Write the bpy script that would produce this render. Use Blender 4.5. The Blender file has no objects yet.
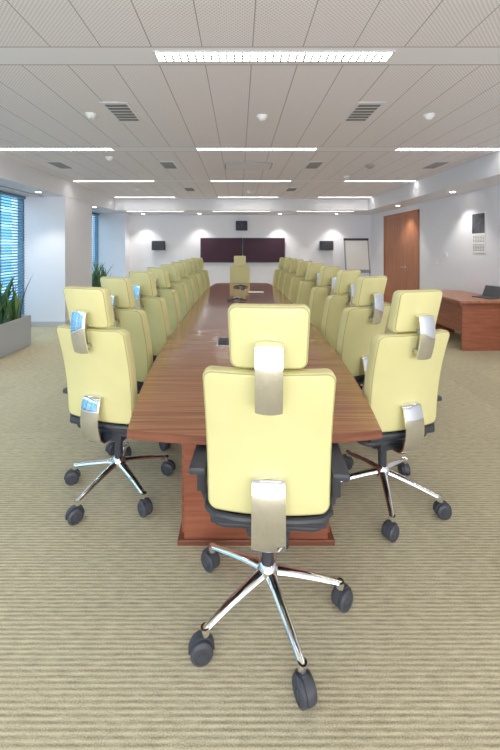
import bpy, bmesh, math, random
from mathutils import Vector, Matrix
random.seed(4)
S = bpy.context.scene
S.view_settings.view_transform = 'Standard'
S.view_settings.look = 'None'
S.view_settings.exposure = 0.66
S.view_settings.gamma = 1.12

def lin(c):
    return tuple(((v/255.0)/12.92 if v/255.0 <= 0.04045 else ((v/255.0+0.055)/1.055)**2.4) for v in c)

# ------------------------------------------------------------ materials
def mat(name, rgb, rough=0.6, metal=0.0, emis=None, estr=0.0, var=0.0, vscale=8.0, spec=0.5, bump=0.0, bscale=200, bdist=.002):
    m = bpy.data.materials.new(name); m.use_nodes = True
    nt = m.node_tree; b = nt.nodes['Principled BSDF']
    c = lin(rgb)
    b.inputs['Base Color'].default_value = (*c, 1)
    b.inputs['Roughness'].default_value = rough
    b.inputs['Metallic'].default_value = metal
    b.inputs['Specular IOR Level'].default_value = spec
    if emis:
        b.inputs['Emission Color'].default_value = (*lin(emis), 1)
        b.inputs['Emission Strength'].default_value = estr
    tc = nt.nodes.new('ShaderNodeTexCoord')
    if var > 0:
        n = nt.nodes.new('ShaderNodeTexNoise'); n.inputs['Scale'].default_value = vscale
        nt.links.new(tc.outputs['Object'], n.inputs['Vector'])
        r = nt.nodes.new('ShaderNodeValToRGB')
        r.color_ramp.elements[0].position = .3; r.color_ramp.elements[1].position = .7
        r.color_ramp.elements[0].color = (*[v*(1-var) for v in c], 1)
        r.color_ramp.elements[1].color = (*[min(1, v*(1+var)) for v in c], 1)
        nt.links.new(n.outputs['Fac'], r.inputs['Fac'])
        nt.links.new(r.outputs['Color'], b.inputs['Base Color'])
    if bump > 0:
        n2 = nt.nodes.new('ShaderNodeTexNoise'); n2.inputs['Scale'].default_value = bscale
        nt.links.new(tc.outputs['Object'], n2.inputs['Vector'])
        bp = nt.nodes.new('ShaderNodeBump'); bp.inputs['Strength'].default_value = bump
        bp.inputs['Distance'].default_value = bdist
        nt.links.new(n2.outputs['Fac'], bp.inputs['Height'])
        nt.links.new(bp.outputs['Normal'], b.inputs['Normal'])
    return m

class NT:
    def __init__(s, m): s.nt = m.node_tree
    def n(s, t): return s.nt.nodes.new(t)
    def l(s, a, b): s.nt.links.new(a, b)
    def math(s, op, a, b=None, c=None):
        n = s.n('ShaderNodeMath'); n.operation = op
        for i, v in enumerate((a, b, c)):
            if v is None: continue
            if isinstance(v, (int, float)): n.inputs[i].default_value = v
            else: s.l(v, n.inputs[i])
        return n.outputs[0]
    def mix(s, f, a, b):
        n = s.n('ShaderNodeMix'); n.data_type = 'RGBA'
        if isinstance(f, (int, float)): n.inputs[0].default_value = f
        else: s.l(f, n.inputs[0])
        for v, i in ((a, 6), (b, 7)):
            if isinstance(v, tuple): n.inputs[i].default_value = (*v, 1)
            else: s.l(v, n.inputs[i])
        return n.outputs[2]

def wood(name, c1, c2, scale=(2, 45, 2), rough=0.35, seam=None):
    m = bpy.data.materials.new(name); m.use_nodes = True
    h = NT(m); b = m.node_tree.nodes['Principled BSDF']
    tc = h.n('ShaderNodeTexCoord'); mp = h.n('ShaderNodeMapping')
    mp.inputs['Scale'].default_value = scale
    h.l(tc.outputs['Object'], mp.inputs['Vector'])
    n = h.n('ShaderNodeTexNoise'); n.inputs['Scale'].default_value = 1.0
    n.inputs['Detail'].default_value = 5; n.inputs['Roughness'].default_value = .65
    h.l(mp.outputs['Vector'], n.inputs['Vector'])
    r = h.n('ShaderNodeValToRGB')
    r.color_ramp.elements[0].position = .34; r.color_ramp.elements[1].position = .66
    r.color_ramp.elements[0].color = (*lin(c1), 1); r.color_ramp.elements[1].color = (*lin(c2), 1)
    h.l(n.outputs['Fac'], r.inputs['Fac'])
    col = r.outputs['Color']
    if seam:
        sp = h.n('ShaderNodeSeparateXYZ'); h.l(tc.outputs['Object'], sp.inputs[0])
        m1 = h.math('LESS_THAN', h.math('MODULO', h.math('ADD', sp.outputs[1], 0.15), seam), 0.007)
        m2 = h.math('LESS_THAN', h.math('ABSOLUTE', h.math('SUBTRACT', sp.outputs[0], .07)), 0.003)
        mm = h.math('MAXIMUM', m1, m2)
        col = h.mix(mm, col, lin((80, 48, 34)))
        b.inputs['Coat Weight'].default_value = .6; b.inputs['Coat Roughness'].default_value = .08
    h.l(col, b.inputs['Base Color'])
    b.inputs['Roughness'].default_value = rough
    return m

M = {}
M['fabric'] = mat('lime_leather', (223, 215, 151), .38, var=.03, vscale=5, bump=.4, bscale=9, bdist=.007)
M['seam'] = mat('leather_piping', (172, 165, 104), .5)
M['chrome'] = mat('polished_aluminium', (238, 238, 240), .06, 1.0)
M['steel'] = mat('brushed_steel', (190, 192, 196), .28, 1.0)
M['black'] = mat('dark_plastic', (48, 50, 58), .45)
M['caster'] = mat('caster_plastic', (56, 58, 66), .5)
M['wall'] = mat('wall_paint', (236, 236, 243), .85, var=.01, vscale=2)
M['white'] = mat('white_metal', (226, 226, 231), .5)
M['grey'] = mat('grey_metal', (150, 152, 156), .5)
M['dgrey'] = mat('dark_grey_plastic', (60, 64, 78), .5, spec=.2)
M['screen'] = mat('tv_screen_glass', (62, 38, 52), .45, spec=.15)
M['lamp'] = mat('lamp_diffuser', (255, 255, 255), .5, emis=(255, 250, 242), estr=10.0)
M['spot'] = mat('spot_lens', (255, 255, 255), .5, emis=(255, 244, 225), estr=14.0)
M['planter'] = mat('planter_grey', (180, 184, 190), .5)
M['soil'] = mat('soil', (60, 46, 36), .9, var=.3, vscale=40)
M['leaf'] = mat('leaf_green', (50, 92, 50), .45, var=.35, vscale=14)
M['leaf2'] = mat('leaf_edge_green', (110, 145, 70), .5, var=.2, vscale=10)
M['frame'] = mat('window_frame_grey', (80, 104, 124), .4, .3)
M['slat'] = mat('blind_slat', (92, 130, 158), .4)
M['paper'] = mat('paper', (240, 240, 238), .7)
M['darkprint'] = mat('calendar_photo', (70, 72, 80), .5, var=.5, vscale=12)
M['lid'] = mat('laptop_shell', (70, 72, 76), .35)
M['vent'] = mat('vent_dark', (112, 112, 114), .7)
M['base'] = mat('skirting', (196, 196, 198), .5)
M['tabletop'] = wood('table_veneer', (130, 79, 50), (184, 124, 84), (1.4, 75, 2), .2, seam=1.3)
M['tableedge'] = wood('table_edge_wood', (104, 56, 38), (134, 78, 54), (3, 3, 50), .35)
M['pedestal'] = wood('pedestal_wood', (126, 66, 46), (156, 90, 64), (2, 2, 60), .35)
M['door'] = wood('door_wood', (154, 92, 58), (184, 118, 80), (20, 20, 1.2), .4)
M['desk'] = wood('desk_wood', (136, 76, 54), (166, 100, 74), (3, 3, 30), .4)
M['desktop'] = wood('desk_top_wood', (152, 94, 66), (182, 124, 92), (30, 3, 3), .35)

g = bpy.data.materials.new('window_glass'); g.use_nodes = True
h = NT(g); g.node_tree.nodes.clear()
o = h.n('ShaderNodeOutputMaterial'); tr = h.n('ShaderNodeBsdfTransparent'); gl = h.n('ShaderNodeBsdfGlossy')
tr.inputs[0].default_value = (.74, .90, .97, 1); gl.inputs['Roughness'].default_value = .03
mx = h.n('ShaderNodeMixShader'); mx.inputs[0].default_value = .07
h.l(tr.outputs[0], mx.inputs[1]); h.l(gl.outputs[0], mx.inputs[2]); h.l(mx.outputs[0], o.inputs[0])
M['glass'] = g

# carpet
c = bpy.data.materials.new('striped_carpet'); c.use_nodes = True
h = NT(c); b = c.node_tree.nodes['Principled BSDF']
tc = h.n('ShaderNodeTexCoord'); sp = h.n('ShaderNodeSeparateXYZ'); h.l(tc.outputs['Object'], sp.inputs[0])
mpT = h.n('ShaderNodeVectorMath'); mpT.operation = 'SNAP'; mpT.inputs[1].default_value = (.5, .5, 10)
h.l(tc.outputs['Object'], mpT.inputs[0])
wn = h.n('ShaderNodeTexWhiteNoise'); wn.noise_dimensions = '3D'; h.l(mpT.outputs[0], wn.inputs[0])
mp = h.n('ShaderNodeMapping'); mp.inputs['Scale'].default_value = (16, 110, 1)
h.l(tc.outputs['Object'], mp.inputs['Vector'])
n1 = h.n('ShaderNodeTexNoise'); n1.inputs['Scale'].default_value = 1; n1.inputs['Detail'].default_value = 1
h.l(mp.outputs[0], n1.inputs['Vector'])
mpf = h.n('ShaderNodeMapping'); mpf.inputs['Scale'].default_value = (170, 260, 1)
h.l(tc.outputs['Object'], mpf.inputs['Vector'])
n2 = h.n('ShaderNodeTexNoise'); n2.inputs['Scale'].default_value = 1; n2.inputs['Detail'].default_value = 2
h.l(mpf.outputs[0], n2.inputs['Vector'])
wv = h.math('SINE', h.math('MULTIPLY', sp.outputs[1], 2*math.pi/0.0179))
wv = h.math('MULTIPLY', wv, .19)
f = h.math('ADD', h.math('ADD', h.math('ADD', h.math('MULTIPLY', h.math('SUBTRACT', n1.outputs['Fac'], .5), .6), .5), wv), h.math('MULTIPLY', h.math('SUBTRACT', n2.outputs['Fac'], .5), 1.0))
f = h.math('ADD', f, h.math('MULTIPLY', h.math('SUBTRACT', wn.outputs[0], .5), .07))
r = h.n('ShaderNodeValToRGB')
r.color_ramp.elements[0].position = .12; r.color_ramp.elements[1].position = .85
r.color_ramp.elements[0].color = (*lin((134, 124, 100)), 1); r.color_ramp.elements[1].color = (*lin((218, 207, 174)), 1)
h.l(f, r.inputs['Fac']); h.l(r.outputs[0], b.inputs['Base Color']); b.inputs['Roughness'].default_value = .95
b.inputs['Specular IOR Level'].default_value = .1
M['carpet'] = c

# ceiling
ROW0, PITCH = 2.43, 2.34
c = bpy.data.materials.new('perforated_ceiling_panels'); c.use_nodes = True
h = NT(c); b = c.node_tree.nodes['Principled BSDF']
tc = h.n('ShaderNodeTexCoord'); sp = h.n('ShaderNodeSeparateXYZ'); h.l(tc.outputs['Object'], sp.inputs[0])
xs = h.math('MODULO', h.math('ADD', sp.outputs[0], 33.0-.085+.0), .33)
seam = h.math('LESS_THAN', xs, .007)
ys = h.math('MODULO', h.math('ADD', sp.outputs[1], PITCH*10-ROW0+.115), PITCH)
band = h.math('LESS_THAN', ys, .23)
bl = h.math('MAXIMUM', h.math('LESS_THAN', h.math('ABSOLUTE', h.math('SUBTRACT', ys, .232)), .005),
            h.math('LESS_THAN', h.math('ABSOLUTE', h.math('SUBTRACT', ys, .004)), .005))
line = h.math('MAXIMUM', h.math('MULTIPLY', seam, h.math('SUBTRACT', 1.0, band)), bl)
dots = h.math('MULTIPLY', h.math('SINE', h.math('MULTIPLY', sp.outputs[0], 2*math.pi/.026)),
              h.math('SINE', h.math('MULTIPLY', sp.outputs[1], 2*math.pi/.026)))
dots = h.math('GREATER_THAN', dots, .3)
dots = h.math('MULTIPLY', dots, h.math('SUBTRACT', 1.0, band))
col = h.mix(h.math('MULTIPLY', dots, .45), lin((242, 237, 239)), lin((148, 142, 146)))
col = h.mix(band, col, lin((238, 236, 240)))
col = h.mix(line, col, lin((156, 152, 155)))
h.l(col, b.inputs['Base Color']); b.inputs['Roughness'].default_value = .7
M['ceiling'] = c

# facade
c = bpy.data.materials.new('office_facade_glow'); c.use_nodes = True
h = NT(c); b = c.node_tree.nodes['Principled BSDF']
tc = h.n('ShaderNodeTexCoord'); sp = h.n('ShaderNodeSeparateXYZ'); h.l(tc.outputs['Object'], sp.inputs[0])
a1 = h.math('LESS_THAN', h.math('MODULO', h.math('ADD', sp.outputs[2], 50), 1.1), .35)
a2 = h.math('LESS_THAN', h.math('MODULO', h.math('ADD', sp.outputs[1], 50), 1.5), .15)
col = h.mix(h.math('MAXIMUM', a1, a2), lin((80, 140, 172)), lin((150, 196, 220)))
h.l(col, b.inputs['Base Color']); h.l(col, b.inputs['Emission Color']); b.inputs['Emission Strength'].default_value = .1  # faint blue glow added to the facade, in place of daylight at the windows
M['facade'] = c

# ------------------------------------------------------------ mesh builder
class MB:
    def __init__(s): s.v = []; s.f = []; s.m = []; s.mats = []
    def mi(s, m):
        if m not in s.mats: s.mats.append(m)
        return s.mats.index(m)
    def add(s, vs, fs, m):
        k = len(s.v); s.v += [tuple(v) for v in vs]; i = s.mi(m)
        for f in fs: s.f.append([a+k for a in f]); s.m.append(i)
    def box(s, lo, hi, m, bev=0.0, rot=None, piv=None):
        bm = bmesh.new(); bmesh.ops.create_cube(bm, size=1)
        for v in bm.verts:
            v.co = Vector([(lo[i]+hi[i])/2 + v.co[i]*(hi[i]-lo[i]) for i in range(3)])
        if bev > 0: bmesh.ops.bevel(bm, geom=bm.edges[:], offset=bev, segments=2, profile=.5, affect='EDGES')
        if rot is not None:
            p = Vector(piv if piv else [(lo[i]+hi[i])/2 for i in range(3)])
            for v in bm.verts: v.co = rot @ (v.co-p) + p
        s.bm(bm, m)
    def bm(s, bm, m):
        bm.verts.index_update()
        s.add([v.co.copy() for v in bm.verts], [[v.index for v in f.verts] for f in bm.faces], m); bm.free()
    def cyl(s, p0, p1, r0, m, r1=None, n=16, cap=True):
        r1 = r0 if r1 is None else r1
        p0 = Vector(p0); p1 = Vector(p1); q = (p1-p0).to_track_quat('Z', 'Y')
        vs = []
        for p, r in ((p0, r0), (p1, r1)):
            for i in range(n):
                a = 2*math.pi*i/n; vs.append(p + q @ Vector((r*math.cos(a), r*math.sin(a), 0)))
        fs = [[i, (i+1) % n, n+(i+1) % n, n+i] for i in range(n)]
        if cap: fs += [list(range(n))[::-1], list(range(n, 2*n))]
        s.add(vs, fs, m)
    def lathe(s, prof, m, axis0=(0, 0, 0), q=None, n=20):
        vs = []; o = Vector(axis0)
        for r, z in prof:
            for i in range(n):
                a = 2*math.pi*i/n; v = Vector((r*math.cos(a), r*math.sin(a), z))
                if q: v = q @ v
                vs.append(v+o)
        fs = []
        for k in range(len(prof)-1):
            fs += [[k*n+i, k*n+(i+1) % n, (k+1)*n+(i+1) % n, (k+1)*n+i] for i in range(n)]
        fs += [list(range(n))[::-1], list(range((len(prof)-1)*n, len(prof)*n))]
        s.add(vs, fs, m)
    def tube(s, pts, rad, m, n=8, closed=False, flat=1.0):
        P = [Vector(p) for p in pts]; N = len(P); vs = []
        rads = rad if isinstance(rad, (list, tuple)) else [rad]*N
        for i in range(N):
            if closed: t = P[(i+1) % N]-P[i-1]
            else: t = P[min(i+1, N-1)]-P[max(i-1, 0)]
            q = t.to_track_quat('Z', 'Y')
            for k in range(n):
                a = 2*math.pi*k/n
                vs.append(P[i] + q @ Vector((rads[i]*math.cos(a), rads[i]*flat*math.sin(a), 0)))
        fs = []
        for i in range(N if closed else N-1):
            j = (i+1) % N
            fs += [[i*n+k, i*n+(k+1) % n, j*n+(k+1) % n, j*n+k] for k in range(n)]
        if not closed: fs += [list(range(n))[::-1], list(range((N-1)*n, N*n))]
        s.add(vs, fs, m)
    def strip(s, path, th, m, wf, crown=.006, nx=8):
        P = [Vector((0, a, b)) for a, b in path]; N = len(P); vs = []; row = 2*(nx+1)
        for i in range(N):
            t = (P[min(i+1, N-1)]-P[max(i-1, 0)]).normalized()
            nrm = Vector((0, -t.z, t.y))
            if nrm.y > 0: nrm = -nrm
            ww = wf[i]/2
            top = []; bot = []
            for j in range(nx+1):
                u = -1+2*j/nx; c_ = crown*(1-u*u)
                top.append(P[i]+Vector((u*ww, 0, 0))+nrm*(th/2+c_)); bot.append(P[i]+Vector((u*ww, 0, 0))+nrm*(-th/2+c_))
            vs += top + bot[::-1]
        fs = []
        for i in range(N-1):
            fs += [[i*row+k, i*row+(k+1) % row, (i+1)*row+(k+1) % row, (i+1)*row+k] for k in range(row)]
        fs += [list(range(row))[::-1], [(N-1)*row+k for k in range(row)]]
        s.add(vs, fs, m)
    def obj(s, name, parent=None, smooth=False, loc=(0, 0, 0), rot=0.0):
        me = s.mesh(name, smooth); return place(me, name, parent, loc, rot)
    def mesh(s, name, smooth=False):
        me = bpy.data.meshes.new(name); me.from_pydata(s.v, [], s.f)
        for m in s.mats: me.materials.append(M[m])
        for p, i in zip(me.polygons, s.m): p.material_index = i
        bm = bmesh.new(); bm.from_mesh(me); bmesh.ops.recalc_face_normals(bm, faces=bm.faces[:])
        if smooth:
            for f in bm.faces: f.smooth = True
            for e in bm.edges:
                if len(e.link_faces) == 2 and e.calc_face_angle(0) > math.radians(38): e.smooth = False
        bm.to_mesh(me); bm.free(); me.update(); return me

def place(me, name, parent=None, loc=(0, 0, 0), rot=0.0):
    o = bpy.data.objects.new(name, me); S.collection.objects.link(o)
    o.location = loc; o.rotation_euler = (0, 0, rot)
    if parent: o.parent = parent
    return o
def empty(name, loc=(0, 0, 0), rot=0.0):
    e = bpy.data.objects.new(name, None); S.collection.objects.link(e)
    e.location = loc; e.rotation_euler = (0, 0, rot); e.empty_display_size = .1; return e

# ------------------------------------------------------------ chair meshes
def rrect(hw, hh, R, n=8, taper=0.0):
    pts = []
    for cx, cz, a0 in ((hw-R, hh-R, 0), (-hw+R, hh-R, 90), (-hw+R, -hh+R, 180), (hw-R, -hh+R, 270)):
        for i in range(n+1):
            a = math.radians(a0+90*i/n)
            pts.append((cx+R*math.cos(a), cz+R*math.sin(a)))
    out = []
    for i, p in enumerate(pts):
        out.append(p); q = pts[(i+1) % len(pts)]
        L = math.dist(p, q)
        if L > .05:
            k = int(L/.035)
            for j in range(1, k): out.append((p[0]+(q[0]-p[0])*j/k, p[1]+(q[1]-p[1])*j/k))
    return out

def cushion(mb, w, hgt, th, R, er, bulge_f, bulge_b, deform, m='fabric', piping=True):
    out = rrect(w/2, hgt/2, R); n = len(out)
    hy = th/2
    prof = []
    for sc in (.15, .4, .65, .85): prof.append(('s', sc, -hy - bulge_b*(1-sc**2)))
    for k in range(5):
        a = math.pi/2*k/4; prof.append(('i', er*(1-math.sin(a)), -hy+er*(1-math.cos(a))))
    for k in range(5):
        a = math.pi/2*k/4; prof.append(('i', er*(1-math.cos(a)), hy-er*(1-math.sin(a))))
    for sc in (.85, .65, .4, .15): prof.append(('s', sc, hy + bulge_f*(1-sc**2)))
    vs = []
    for kind, p, y in prof:
        for (x, z) in out:
            if kind == 'i': sx = (w/2-p)/(w/2); sz = (hgt/2-p)/(hgt/2)
            else:
                sx = p*(w/2-er)/(w/2); sz = p*(hgt/2-er)/(hgt/2)
            vs.append(deform(x*sx, y, z*sz))
    fs = []
    L = len(prof)
    for k in range(L-1):
        fs += [[k*n+i, k*n+(i+1) % n, (k+1)*n+(i+1) % n, (k+1)*n+i] for i in range(n)]
    fs += [list(range(n))[::-1], list(range((L-1)*n, L*n))]
    mb.add(vs, fs, m)
    if piping:
        mb.tube([deform(x*(w/2-er*.35)/(w/2), -hy+er*.3, z*(hgt/2-er*.35)/(hgt/2)) for x, z in out], .0025, 'seam', n=6, closed=True)

BZ0, BZ1 = .565, 1.135
def ybk(z):
    t = (z-BZ0)/(BZ1-BZ0)
    return -.180 - .100*t + .024*math.sin(math.pi*min(1, max(0, t)))
def def_back(x, y, z):
    zz = z + (BZ0+BZ1)/2; t = (zz-BZ0)/(BZ1-BZ0)
    ww = 1.0 - .03*(1-t)
    return Vector((x*ww, ybk(zz)+y + .45*x*x, zz))
mb = MB(); cushion(mb, .482, BZ1-BZ0, .07, .034, .016, .006, .004, def_back); CH_BACK = mb.mesh('back_cushion', True)
def def_head(x, y, z):
    return Vector((x*(1+.12*z), -.283 + y + .7*x*x - .03*(z/.12), 1.258+z))
mb = MB(); cushion(mb, .284, .236, .07, .028, .018, .006, .004, def_head); CH_HEAD = mb.mesh('headrest', True)
def def_seat(x, y, z):
    drop = -.05*max(0, (z-.12)/.12)**2
    return Vector((x, z+.07, .52+y+drop))
mb = MB(); cushion(mb, .49, .44, .065, .07, .025, .008, .0, def_seat, piping=False); CH_SEAT = mb.mesh('seat_cushion', True)
mb = MB()
def def_shell(x, y, z): return Vector((x, z+.06, .472+y))
cushion(mb, .48, .42, .03, .07, .014, 0, 0, def_shell, m='black', piping=False)
mb.box((-.09, -.10, .385), (.09, .14, .46), 'black', .012)
mb.tube([(-.25, -.06, .535), (-.24, -.15, .543), (-.2, -.19, .546), (-.12, -.205, .546), (0, -.21, .546), (.12, -.205, .546), (.2, -.19, .546), (.24, -.15, .543), (.25, -.06, .535)], .013, 'black', n=8)
mb.box((-.225, -.19, .505), (.225, -.14, .55), 'black', .012)
AX = .284
for sx in (-1, 1):
    mb.tube([(sx*.10, .04, .44), (sx*.22, .04, .44), (sx*(AX-.008), .03, .46), (sx*AX, .0, .53), (sx*AX, -.01, .65)], [.016, .016, .018, .02, .018], 'black', n=8)
    mb.box((sx*AX-.02, -.05, .53), (sx*AX+.02, .03, .66), 'black', .008)
    mb.box((sx*AX-.036, -.15, .662), (sx*AX+.036, .13, .695), 'black', .012)
mb.cyl((0.235, .06, .44), (.30, .06, .44), .009, 'black')
CH_FRAME = mb.mesh('seat_frame', True)
mb = MB()
up = []
for i in range(13):
    t = i/12; up.append((-.334-.018*math.sin(math.pi*t)-.020*t, 1.012+.225*t))
up = [(up[0][0]+.02, 1.006)] + up + [(up[-1][0]+.03, 1.243)]
mb.strip(up, .007, 'chrome', [.094]*len(up), crown=.007)
mb.box((-.032, -.335, 1.03), (.032, -.28, 1.055), 'steel', .003)
lo = [(-.215, .722), (-.243, .720)] + [(-.250 - .022*math.sin(math.pi*i/10), .714-.235*i/10) for i in range(11)] + [(-.238, .466), (-.215, .448), (-.17, .436), (-.10, .43)]
mb.strip(lo, .009, 'chrome', [.120]*2+[.120+.006*(i/10) for i in range(11)]+[.126, .122, .112, .1], crown=.007)
mb.box((-.012, -.33, 1.06), (.012, -.29, 1.16), 'steel', .003)
CH_PLATE = mb.mesh('chrome_brackets', True)
BR = .315
def caster(mb, x, y, ang):
    q = Matrix.Rotation(ang, 3, 'Z'); r = .043
    ax = q @ Vector((1, 0, 0))
    c0 = Vector((x, y, r+.001)); off = q @ Vector((0, .014, 0)); cc = c0+off
    for sgn in (-1, 1):
        qq = (ax*sgn).to_track_quat('Z', 'Y')
        mb.lathe([(r-.003, .007), (r, .010), (r, .024), (r-.004, .029), (r*.7, .032), (r*.66, .029), (r*.3, .029), (r*.25, .033)], 'caster', cc, qq, 20)
    hv = []; n = 12
    for s_ in (-.012, .012):
        for i in range(n+1):
            a = math.radians(-5+190*i/n)
            for rr in (r*.6, r+.007):
                hv.append(cc + ax*s_ + (q @ Vector((0, rr*math.cos(a), 0))) + Vector((0, 0, rr*math.sin(a))))
    fs = []; K = 2*(n+1)
    for i in range(n):
        for base_ in (0, K):
            fs.append([base_+2*i, base_+2*i+1, base_+2*i+3, base_+2*i+2])
        fs.append([2*i+1, K+2*i+1, K+2*i+3, 2*i+3]); fs.append([2*i, K+2*i, K+2*i+2, 2*i+2])
    mb.add(hv, fs, 'caster')
    mb.cyl((x, y, .055), (x, y, .112), .012, 'black', n=10)
def base_mesh(seed):
    rnd = random.Random(seed); mb = MB()
    for i in range(5):
        a = 2*math.pi*i/5
        d = Vector((math.cos(a), math.sin(a), 0))
        pts = []; rr = []
        for t in (0, .15, .35, .6, .85, 1.0):
            pts.append(d*(.025+(BR-.02)*t) + Vector((0, 0, .172-.06*t**1.3))); rr.append(.024-.010*t)
        mb.tube(pts, rr, 'chrome', n=10, flat=.8)
        p = d*BR
        mb.cyl((p.x, p.y, .096), (p.x, p.y, .122), .017, 'chrome', n=14)
        caster(mb, p.x, p.y, a - math.pi/2 + rnd.uniform(-.9, .9))
    mb.lathe([(.03, .125), (.045, .14), (.046, .18), (.036, .205), (.03, .21)], 'chrome')
    mb.cyl((0, 0, .2), (0, 0, .33), .026, 'black'); mb.cyl((0, 0, .32), (0, 0, .41), .016, 'steel')
    return mb.mesh('star_base', True)
BASES = [base_mesh(i) for i in range(4)]
def chair(x, y, rot, brot, k, dz=-.035):
    e = empty('office_chair', (x, y, 0), math.radians(rot)); L = (0, 0, dz)
    place(CH_BACK, 'back_cushion', e, L); place(CH_HEAD, 'headrest', e, L); place(CH_SEAT, 'seat_cushion', e, L)
    place(CH_FRAME, 'seat_frame_and_arms', e, L); place(CH_PLATE, 'chrome_brackets', e, L)
    place(BASES[k % 4], 'star_base', e, rot=math.radians(brot-rot))

chair(.125, 1.545, -4, 0, 0, 0)
def from_head(xh, yh, rot):
    a = math.radians(rot)
    return xh - math.sin(a)*.28, yh + math.cos(a)*.28
chair(-.785, 2.32, -18, 27, 1, -.03)
chair(.90, 2.23, 16, 41, 2, -.035)
for i, (yh, xh, r) in enumerate([(2.74, -.94, -28), (3.38, -.92, -32), (4.04, -.92, -36), (4.70, -.91, -36), (5.36, -.90, -40), (6.02, -.89, -38), (6.68, -.88, -40), (7.32, -.86, -38)]):
    x, y = from_head(xh, yh, r); chair(x, y, r, 27, i)
for i, (yh, xh, r) in enumerate([(2.83, 1.05, 28), (3.55, 1.09, 32), (4.25, 1.08, 36), (4.95, 1.06, 35), (5.62, 1.04, 39), (6.28, 1.02, 38), (6.92, 1.0, 40), (7.5, .97, 38)]):
    x, y = from_head(xh, yh, r); chair(x, y, r, 9, i+1)
chair(.02, 8.25, 180, 20, 3)

# ------------------------------------------------------------ conference table
T = empty('conference_table')
Y0, Y1 = 1.60, 7.95; CX = .07; ZT = .75
pl = []
NN = 40
def hw(t): return .575 + .14*(1-abs(2*t-1)**4)
for i in range(NN+1):
    t = i/NN; pl.append((CX+hw(t), Y0+(Y1-Y0)*t))
for i in range(1, 16):
    u = 1-2*i/16; pl.append((CX+.575*u, Y1+.06*(1-u*u)))
for i in range(NN+1):
    t = 1-i/NN; pl.append((CX-hw(t), Y0+(Y1-Y0)*t))
for i in range(1, 16):
    u = -1+2*i/16; pl.append((CX+.575*u, Y0-.06*(1-u*u)))
def slab(mb, pl, z0, z1, mt, ms, ch=.004):
    n = len(pl); cx = sum(p[0] for p in pl)/n; cy = sum(p[1] for p in pl)/n
    def ins(p, d):
        v = Vector((p[0]-cx, p[1]-cy)); 
        return (p[0]-d*(1 if v.x > 0 else -1)*min(1, abs(v.x)/.3), p[1]-d*(1 if v.y > 0 else -1)*(1 if abs(v.y) > 3.1 else 0))
    inn = [ins(p, ch) for p in pl]
    vs = [(p[0], p[1], z0) for p in pl]+[(p[0], p[1], z1-ch) for p in pl]+[(p[0], p[1], z1) for p in inn]
    mb.add(vs, [[2*n+i for i in range(n)]], mt)
    mb.add(vs, [[i for i in range(n)][::-1]] + [[i, (i+1) % n, n+(i+1) % n, n+i] for i in range(n)] + [[n+i, n+(i+1) % n, 2*n+(i+1) % n, 2*n+i] for i in range(n)], ms)
mb = MB(); slab(mb, pl, .712, ZT, 'tabletop', 'tableedge'); mb.obj('table_top', T)
mb = MB()
for ya in (1.88, 3.9, 5.9):
    mb.box((-.31+.02, ya, .0), (.49-.02, ya+.04, .712), 'pedestal', .003)
    mb.box((-.31, ya+.04, .0), (-.27, ya+1.3, .712), 'pedestal', .003)
    mb.box((.45, ya+.04, .0), (.49, ya+1.3, .712), 'pedestal', .003)
    mb.box((-.27, ya+1.26, .0), (.45, ya+1.3, .712), 'pedestal', .003)
    mb.box((-.325, ya-.012, .0), (.505, ya+1.312, .03), 'tableedge', .004)
mb.obj('table_pedestals', T)
mb = MB(); mb.box((-.2, 1.8, .66), (.34, 7.6, .71), 'tableedge'); mb.obj('table_rail', T)
for (x, y) in ((-.13, 3.07), (.2, 4.5), (.07, 6.7)):
    e = empty('table_cable_port', (x, y, ZT))
    mb = MB()
    mb.box((-.06, -.12, 0), (.06, .12, .004), 'steel', .001)
    mb.box((-.05, -.11, .0035), (.05, .11, .006), 'black')
    mb.box((-.05, -.11, .005), (-.044, .11, .045), 'steel', .001)
    for i in range(3): mb.box((-.025, -.09+i*.065, .006), (.025, -.045+i*.065, .009), 'dgrey', .001)
    mb.obj('port_body', e)
for (x, y) in ((-.03, 5.4), (.03, 7.2)):
    e = empty('conference_phone', (x, y, ZT))
    mb = MB()
    for k in range(3):
        a = math.radians(90+120*k); d = Vector((math.cos(a), math.sin(a), 0))
        mb.tube([d*0+Vector((0, 0, .025)), d*.08+Vector((0, 0, .024)), d*.16+Vector((0, 0, .014))], [.05, .035, .02], 'dgrey', n=12, flat=.5)
    mb.lathe([(.07, 0), (.075, .02), (.06, .045), (.03, .055)], 'grey')
    mb.box((-.03, -.09, .03), (.03, -.04, .055), 'black', .004)
    mb.obj('phone_body', e, True)
mb = MB(); mb.box((-.14, 0, 0), (.14, .2, .012), 'black', .003); mb.box((-.135, .005, .012), (.135, .195, .016), 'paper')
mb.obj('document_folder', None, loc=(.3, 6.2, ZT))

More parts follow.
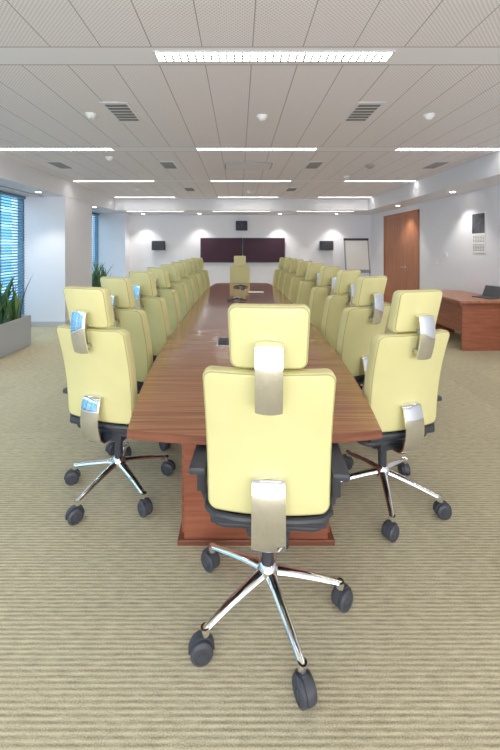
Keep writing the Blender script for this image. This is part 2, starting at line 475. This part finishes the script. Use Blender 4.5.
# ------------------------------------------------------------ room
ZC, ZS = 2.88, 2.56
XR, XL, XC = 4.15, -4.18, -3.43
YB, YF = 11.15, -3.2
def room(name, *boxes):
    mb = MB()
    for lo, hi, m in boxes: mb.box(lo, hi, m)
    return mb.obj(name)
room('floor', ((XL-.3, YF, -.1), (XR+.3, YB+.3, 0), 'carpet'))
room('ceiling', ((-3.42, YF, ZC), (3.55, 9.75, ZC+.1), 'ceiling'))
room('trim_1', ((3.55, YF, ZS), (XR, 9.75, ZC+.1), 'white'))
room('trim_2', ((XL, YF, ZS), (-3.42, 9.75, ZC+.1), 'white'))
room('trim_3', ((XL, 9.75, ZS), (XR, YB, ZC+.1), 'white'))
room('wall_back', ((XL-.3, YB, 0), (XR+.2, YB+.2, ZC+.1), 'wall'))
DY0, DY1, DH = 8.16, 10.15, 2.43
room('wall_right', ((XR, YF, 0), (XR+.15, DY0, ZC+.1), 'wall'), ((XR, DY1, 0), (XR+.15, YB, ZC+.1), 'wall'), ((XR, DY0, DH), (XR+.15, DY1, ZC+.1), 'wall'))
room('baseboard_right', ((XR-.012, YF, 0), (XR, DY0-.05, .09), 'base'), ((XR-.012, DY1+.05, 0), (XR, YB, .09), 'base'))
room('baseboard_back', ((XC, YB-.012, 0), (XR-.012, YB, .09), 'base'))
WZ0, WZ1 = .15, ZS
wins = [(-3.0, .2), (.35, 3.6), (3.75, 7.0), (8.28, 10.7)]
lb = [((XL-.3, YF, 0), (XL, YB, WZ0), 'wall'), ((XL-.3, YF, WZ1), (XL, YB, ZC+.1), 'wall')]
prev = YF
for a, b_ in wins:
    lb.append(((XL-.3, prev, WZ0), (XL, a, WZ1), 'wall')); prev = b_
lb.append(((XL-.3, prev, WZ0), (XL, YB, WZ1), 'wall'))
room('wall_left', *lb)
room('wall_column', ((XL, 7.0, 0), (XC, 8.28, ZS), 'wall'))
room('wall_pier', ((XL, 10.7, 0), (XC, YB, ZS), 'wall'))
room('baseboard_left', ((XC, 7.0, 0), (XC+.012, 8.28, .09), 'base'), ((XL, 6.988, 0), (XC+.012, 7.0, .09), 'base'))
for k, (a, b_) in enumerate(wins):
    W = empty('window_%d' % (k+1), (XL-.12, 0, 0))
    mb = MB(); n = max(2, round((b_-a)/1.1))
    for i in range(n+1):
        y = a+(b_-a)*i/n
        mb.box((-.04, max(a, y-.04), WZ0), (.06, min(b_, y+.04), WZ1), 'frame', .004)
    for z in (WZ0, WZ1-.06): mb.box((-.04, a, z), (.04, b_, z+.06), 'frame', .004)
    mb.obj('frame', W)
    mb = MB(); mb.box((-.008, a+.02, WZ0+.03), (.0, b_-.02, WZ1-.03), 'glass'); mb.obj('pane', W)
    mb = MB()
    R_ = Matrix.Rotation(math.radians(35), 3, 'Y')
    nz = 42
    for i in range(nz):
        z = WZ0+.1+(WZ1-WZ0-.2)*i/(nz-1)
        mb.box((.062, a+.03, z-.001), (.104, b_-.03, z+.001), 'slat', rot=R_)
    mb.box((.06, a+.02, WZ1-.06), (.11, b_-.02, WZ1-.01), 'slat', .003)
    for i in range(int((b_-a)/.55)): 
        y = a+.3+i*.55; mb.box((.104, y-.012, WZ0+.08), (.106, y+.012, WZ1-.05), 'frame')
    mb.obj('venetian_blind', W)
mb = MB()
mb.box((-4.05, -3, ZS-.012), (-3.85, 9.5, ZS-.001), 'grey')
for i in range(120): mb.box((-4.04, -2.95+i*.104, ZS-.018), (-3.86, -2.95+i*.104+.05, ZS-.010), 'white')
mb.obj('air_grille')
D = empty('door_1', (XR, 0, 0))
mb = MB()
mb.box((-.02, DY0, 0), (.10, DY0+.07, DH), 'door', .004); mb.box((-.02, DY1-.07, 0), (.10, DY1, DH), 'door', .004)
mb.box((-.02, DY0, DH-.07), (.10, DY1, DH), 'door', .004); mb.obj('door_frame', D)
mb = MB(); ym = DY0+.62
mb.box((.0, DY0+.075, .01), (.05, ym-.004, DH-.075), 'door', .003); mb.box((.0, ym+.004, .01), (.05, DY1-.075, DH-.075), 'door', .003)
mb.obj('door_leaves', D)
mb = MB()
mb.tube([(0, ym+.07, 1.05), (-.05, ym+.07, 1.05), (-.055, ym+.09, 1.05), (-.055, ym+.2, 1.05)], .01, 'steel')
mb.lathe([(.025, 0), (.025, .008)], 'steel', (0, ym+.07, 1.05), Vector((-1, 0, 0)).to_track_quat('Z', 'Y')); mb.obj('door_handle', D, True)
room('exterior_building', ((-20, -20, -12), (-16, 60, 5.2), 'facade'))

# ------------------------------------------------------------ ceiling fixtures
def luminaire(x, y, z, L=.795):
    e = empty('ceiling_light', (x, y, z)); mb = MB(); w = .055
    mb.box((-L-.015, -w-.012, -.006), (L+.015, -w, .0), 'white'); mb.box((-L-.015, w, -.006), (L+.015, w+.012, .0), 'white')
    mb.box((-L-.015, -w, -.006), (-L, w, 0), 'white'); mb.box((L, -w, -.006), (L+.015, w, 0), 'white')
    for i in range(1, 30):
        xx = -L+2*L*i/30; mb.box((xx-.005, -w, -.014), (xx+.005, w, -.001), 'grey')
    for yy in (-.018, .018): mb.box((-L, yy-.003, -.014), (L, yy+.003, -.001), 'grey')
    mb.obj('housing', e)
    mb = MB(); mb.box((-L, -w, -.004), (L, w, -.001), 'lamp'); mb.obj('diffuser', e)
for j in range(-2, 4):
    for x, L in ((-2.5, .795), (.235, .795), (2.82, .70)): luminaire(x, ROW0+PITCH*j, ZC, L)
for x in (-2.35, .07, 2.42): luminaire(x, 10.0, ZS)
def vent(x, y, sx=.13, sy=.27):
    mb = MB(); e = empty('air_vent', (x, y, ZC))
    mb.box((-sx, -sy, -.006), (sx, sy, 0), 'white', .002)
    for i in range(6):
        yy = -sy+.05+i*(2*sy-.1)/6
        mb.box((-sx+.03, yy, -.009), (sx-.03, yy+.045, -.005), 'vent')
    mb.obj('vent_grille', e)
for y in (3.47, 5.72, 8.15, -.9, 1.2):
    for x in (-2.87, -1.13, 1.2, 3.15):
        if y == 3.47 and abs(x) > 2: continue
        if y == 8.15 and abs(x) > 2: continue
        if y == 1.2: continue
        vent(x, y)
def detector(x, y, z=None):
    z = ZC if z is None else z
    mb = MB(); mb.lathe([(.055, 0), (.055, -.012), (.042, -.03), (.03, -.045), (.01, -.05)], 'paper'); mb.obj('smoke_detector', None, True, (x, y, z))
for x, y in ((.23, 3.55), (-1.46, 3.5), (1.88, 3.52), (-1.9, 5.2), (2.0, 6.6), (.23, 8.4), (-2.3, 8.0)): detector(x, y)
mb = MB(); mb.box((-.38, -.22, -.012), (.38, .22, 0), 'grey', .003); mb.box((-.36, -.2, -.014), (.36, .2, -.01), 'white'); mb.obj('ceiling_hatch', None, loc=(.15, 5.75, ZC))
mb = MB(); mb.lathe([(.07, 0), (.07, -.02), (.05, -.04), (.02, -.055)], 'grey'); mb.obj('ceiling_sensor', None, True, (2.1, 5.7, ZC))
def downlight(x, y, z=None, en=28):
    e = empty('downlight', (x, y, ZS if z is None else z)); mb = MB()
    mb.lathe([(.06, 0), (.06, -.006), (.048, -.006)], 'white'); mb.obj('ring', e, True)
    mb = MB(); mb.lathe([(.046, -.002), (.046, -.007)], 'spot'); mb.obj('lens', e)
    l = bpy.data.lights.new('spot', 'SPOT'); l.energy = en; l.spot_size = math.radians(95); l.spot_blend = .6; l.color = (1, .95, .88); l.shadow_soft_size = .05
    o = bpy.data.objects.new('beam', l); S.collection.objects.link(o); o.parent = e; o.location = (0, 0, -.03)
for y in (4.2, 6.4, 8.6): downlight(3.85, y)
for y in (4.2, 6.4, 8.9): downlight(-3.62, y)
for x in (-2.9, -1.2, 1.25, 2.95): downlight(x, 10.75, None, 32)

# ------------------------------------------------------------ back wall equipment
YW = YB
for x in (-.55, .775):
    e = empty('wall_television', (x, YW, 1.45)); mb = MB()
    mb.box((-.655, -.09, -.385), (.655, -.03, .385), 'dgrey', .008); mb.box((-.3, -.03, -.2), (.3, 0, .2), 'black')
    mb.obj('casing', e)
    mb = MB(); mb.box((-.63, -.094, -.35), (.63, -.088, .36), 'screen'); mb.obj('screen', e)
for x in (-2.5, 2.72):
    e = empty('wall_speaker', (x, YW, 1.6)); mb = MB()
    mb.box((-.2, -.2, -.14), (.2, -.03, .14), 'dgrey', .015); mb.box((-.03, -.04, -.05), (.03, 0, .05), 'black')
    mb.box((-.185, -.205, -.125), (.185, -.199, .125), 'black', .002)
    mb.box((-.24, -.12, -.155), (.24, -.04, -.14), 'grey', .003)
    mb.obj('speaker_box', e)
e = empty('video_conference_camera', (.08, YW, 2.22)); mb = MB()
mb.box((-.18, -.2, -.16), (.18, -.04, .14), 'dgrey', .02); mb.box((-.05, -.05, -.06), (.05, 0, .06), 'black')
mb.box((-.06, -.05, -.38), (.06, 0, -.06), 'wall', .004)
mb.lathe([(.06, 0), (.06, .03), (.045, .045)], 'black', (0, -.2, 0), Vector((0, -1, 0)).to_track_quat('Z', 'Y')); mb.obj('camera_body', e, True)
e = empty('flipchart', (3.5, 10.55, 0)); Rt = Matrix.Rotation(math.radians(-10), 3, 'X'); mb = MB()
pv = (0, 0, 1.3)
mb.box((-.37, -.02, .80), (.37, 0, 1.82), 'grey', .004, rot=Rt, piv=pv)
mb.box((-.33, -.03, .87), (.33, -.021, 1.74), 'paper', rot=Rt, piv=pv)
mb.box((-.37, -.035, 1.75), (.37, -.018, 1.81), 'dgrey', .003, rot=Rt, piv=pv)
mb.box((-.37, -.07, .78), (.37, 0, .81), 'grey', .003, rot=Rt, piv=pv)
for a_, b_ in (((-.33, -.05, 1.0), (-.38, -.3, 0)), ((.33, -.05, 1.0), (.38, -.3, 0)), ((0, .05, 1.6), (0, .42, 0))):
    mb.cyl(a_, b_, .013, 'grey', n=10)
mb.obj('board_and_legs', e, False)

# ------------------------------------------------------------ right side
e = empty('side_desk')
mb = MB(); mb.box((3.30, 5.30, .725), (4.10, 6.6, .76), 'desktop', .004); mb.obj('desk_top', e)
mb = MB(); mb.box((3.36, 5.34, 0), (3.95, 5.38, .725), 'desk', .003); mb.box((3.36, 6.5, 0), (3.95, 6.54, .725), 'desk', .003)
mb.box((3.48, 5.38, .22), (3.51, 6.5, .725), 'desk', .002)
mb.box((3.30, 5.305, .69), (4.1, 5.33, .725), 'tableedge'); mb.obj('desk_panels', e)
e = empty('side_cabinet'); mb = MB()
mb.box((3.97, 4.3, .06), (4.13, 5.27, .74), 'desk', .003); mb.box((3.95, 4.28, .74), (4.14, 5.285, .77), 'desktop', .003); mb.box((3.99, 4.33, 0), (4.12, 5.25, .06), 'black')
mb.box((3.966, 4.78, .08), (3.972, 4.784, .72), 'black'); mb.obj('cabinet_body', e)
e = empty('laptop', (3.9, 5.62, .76), math.radians(-75)); mb = MB()
mb.box((-.15, -.10, 0), (.15, .10, .015), 'lid', .004); mb.box((-.15, .10, .01), (.15, .11, .2), 'lid', .003, rot=Matrix.Rotation(math.radians(-25), 3, 'X'), piv=(0, .10, .01)); mb.box((-.13, -.03, .015), (.13, .08, .018), 'black')
mb.obj('laptop_body', e)
e = empty('wall_calendar', (XR, 6.14, 0)); mb = MB()
mb.box((-.012, -.17, 1.46), (0, .17, 2.16), 'paper', .002); mb.box((-.015, -.16, 1.80), (-.011, .16, 2.14), 'darkprint')
for k in range(2):
    for r_ in range(5):
        for c_ in range(7):
            mb.box((-.014, -.145+c_*.042, 1.50+k*.15+r_*.024), (-.011, -.145+c_*.042+.022, 1.50+k*.15+r_*.024+.010), 'dgrey')
mb.obj('calendar_sheets', e)
mb = MB(); mb.box((-.012, -.045, 1.36), (0, .045, 1.45), 'paper', .003); mb.box((-.018, -.02, 1.385), (-.011, .02, 1.425), 'white', .002); mb.obj('light_switch', None, loc=(XR, 7.1, 0))
mb = MB(); mb.box((-.012, -.07, 1.2), (0, .07, 1.32), 'paper', .003); mb.obj('wall_thermostat', None, loc=(XR, 7.5, 0))

# ------------------------------------------------------------ planters
def planter(x0, x1, y0, y1, hgt, seed):
    rnd = random.Random(seed); e = empty('potted_snake_plant', ((x0+x1)/2, (y0+y1)/2, 0))
    hx = (x1-x0)/2; hy = (y1-y0)/2; mb = MB(); t = .025
    mb.box((-hx, -hy, 0), (-hx+t, hy, hgt), 'planter', .004); mb.box((hx-t, -hy, 0), (hx, hy, hgt), 'planter', .004)
    mb.box((-hx+t, -hy, 0), (hx-t, -hy+t, hgt), 'planter', .004); mb.box((-hx+t, hy-t, 0), (hx-t, hy, hgt), 'planter', .004)
    mb.obj('planter_box', e)
    mb = MB(); mb.box((-hx+t, -hy+t, .02), (hx-t, hy-t, hgt-.04), 'soil'); mb.obj('soil', e)
    mb = MB()
    for i in range(int(66*(hy*2))):
        px = rnd.uniform(-hx+.08, hx-.08); py = rnd.uniform(-hy+.08, hy-.08)
        L = rnd.uniform(.36, .76); w = rnd.uniform(.020, .032); a = rnd.uniform(0, 6.28); lean = rnd.uniform(.05, .5)
        ld = rnd.uniform(0, 6.28); vs = []; n = 7
        for k in range(n+1):
            tt = k/n; c = Vector((px+lean*tt*tt*L*math.cos(ld), py+lean*tt*tt*L*math.sin(ld), hgt-.05+L*tt))
            ww = w*(.75+.5*tt)*(1-tt**3)+.0005; aa = a+.5*tt
            d = Vector((math.cos(aa), math.sin(aa), 0)); nn = Vector((-d.y, d.x, 0))
            vs += [c-d*ww, c+nn*ww*.35, c+d*ww, c+nn*ww*.15]
        fs = []
        for k in range(n):
            for q in range(4): fs.append([k*4+q, k*4+(q+1) % 4, (k+1)*4+(q+1) % 4, (k+1)*4+q])
        mb.add(vs, fs, 'leaf' if rnd.random() < .75 else 'leaf2')
    mb.obj('leaves', e, True)
planter(-3.82, -3.35, 4.45, 5.72, .47, 1)
planter(-3.95, -3.5, 8.7, 9.9, .47, 2)

# ------------------------------------------------------------ light
w = bpy.data.worlds.new('world'); S.world = w; w.use_nodes = True
bg = w.node_tree.nodes['Background']; bg.inputs[0].default_value = (.94, .965, 1, 1); bg.inputs[1].default_value = 2.7

cam = bpy.data.cameras.new('camera'); co = bpy.data.objects.new('camera', cam); S.collection.objects.link(co)
co.location = (0, 0, 1.58); co.rotation_euler = (math.radians(90), 0, 0)
cam.sensor_fit = 'AUTO'; cam.sensor_width = 36; cam.lens = 355*36/750
cam.shift_x = 11/750; cam.shift_y = -129/750; cam.clip_start = .05; cam.clip_end = 200
S.camera = co
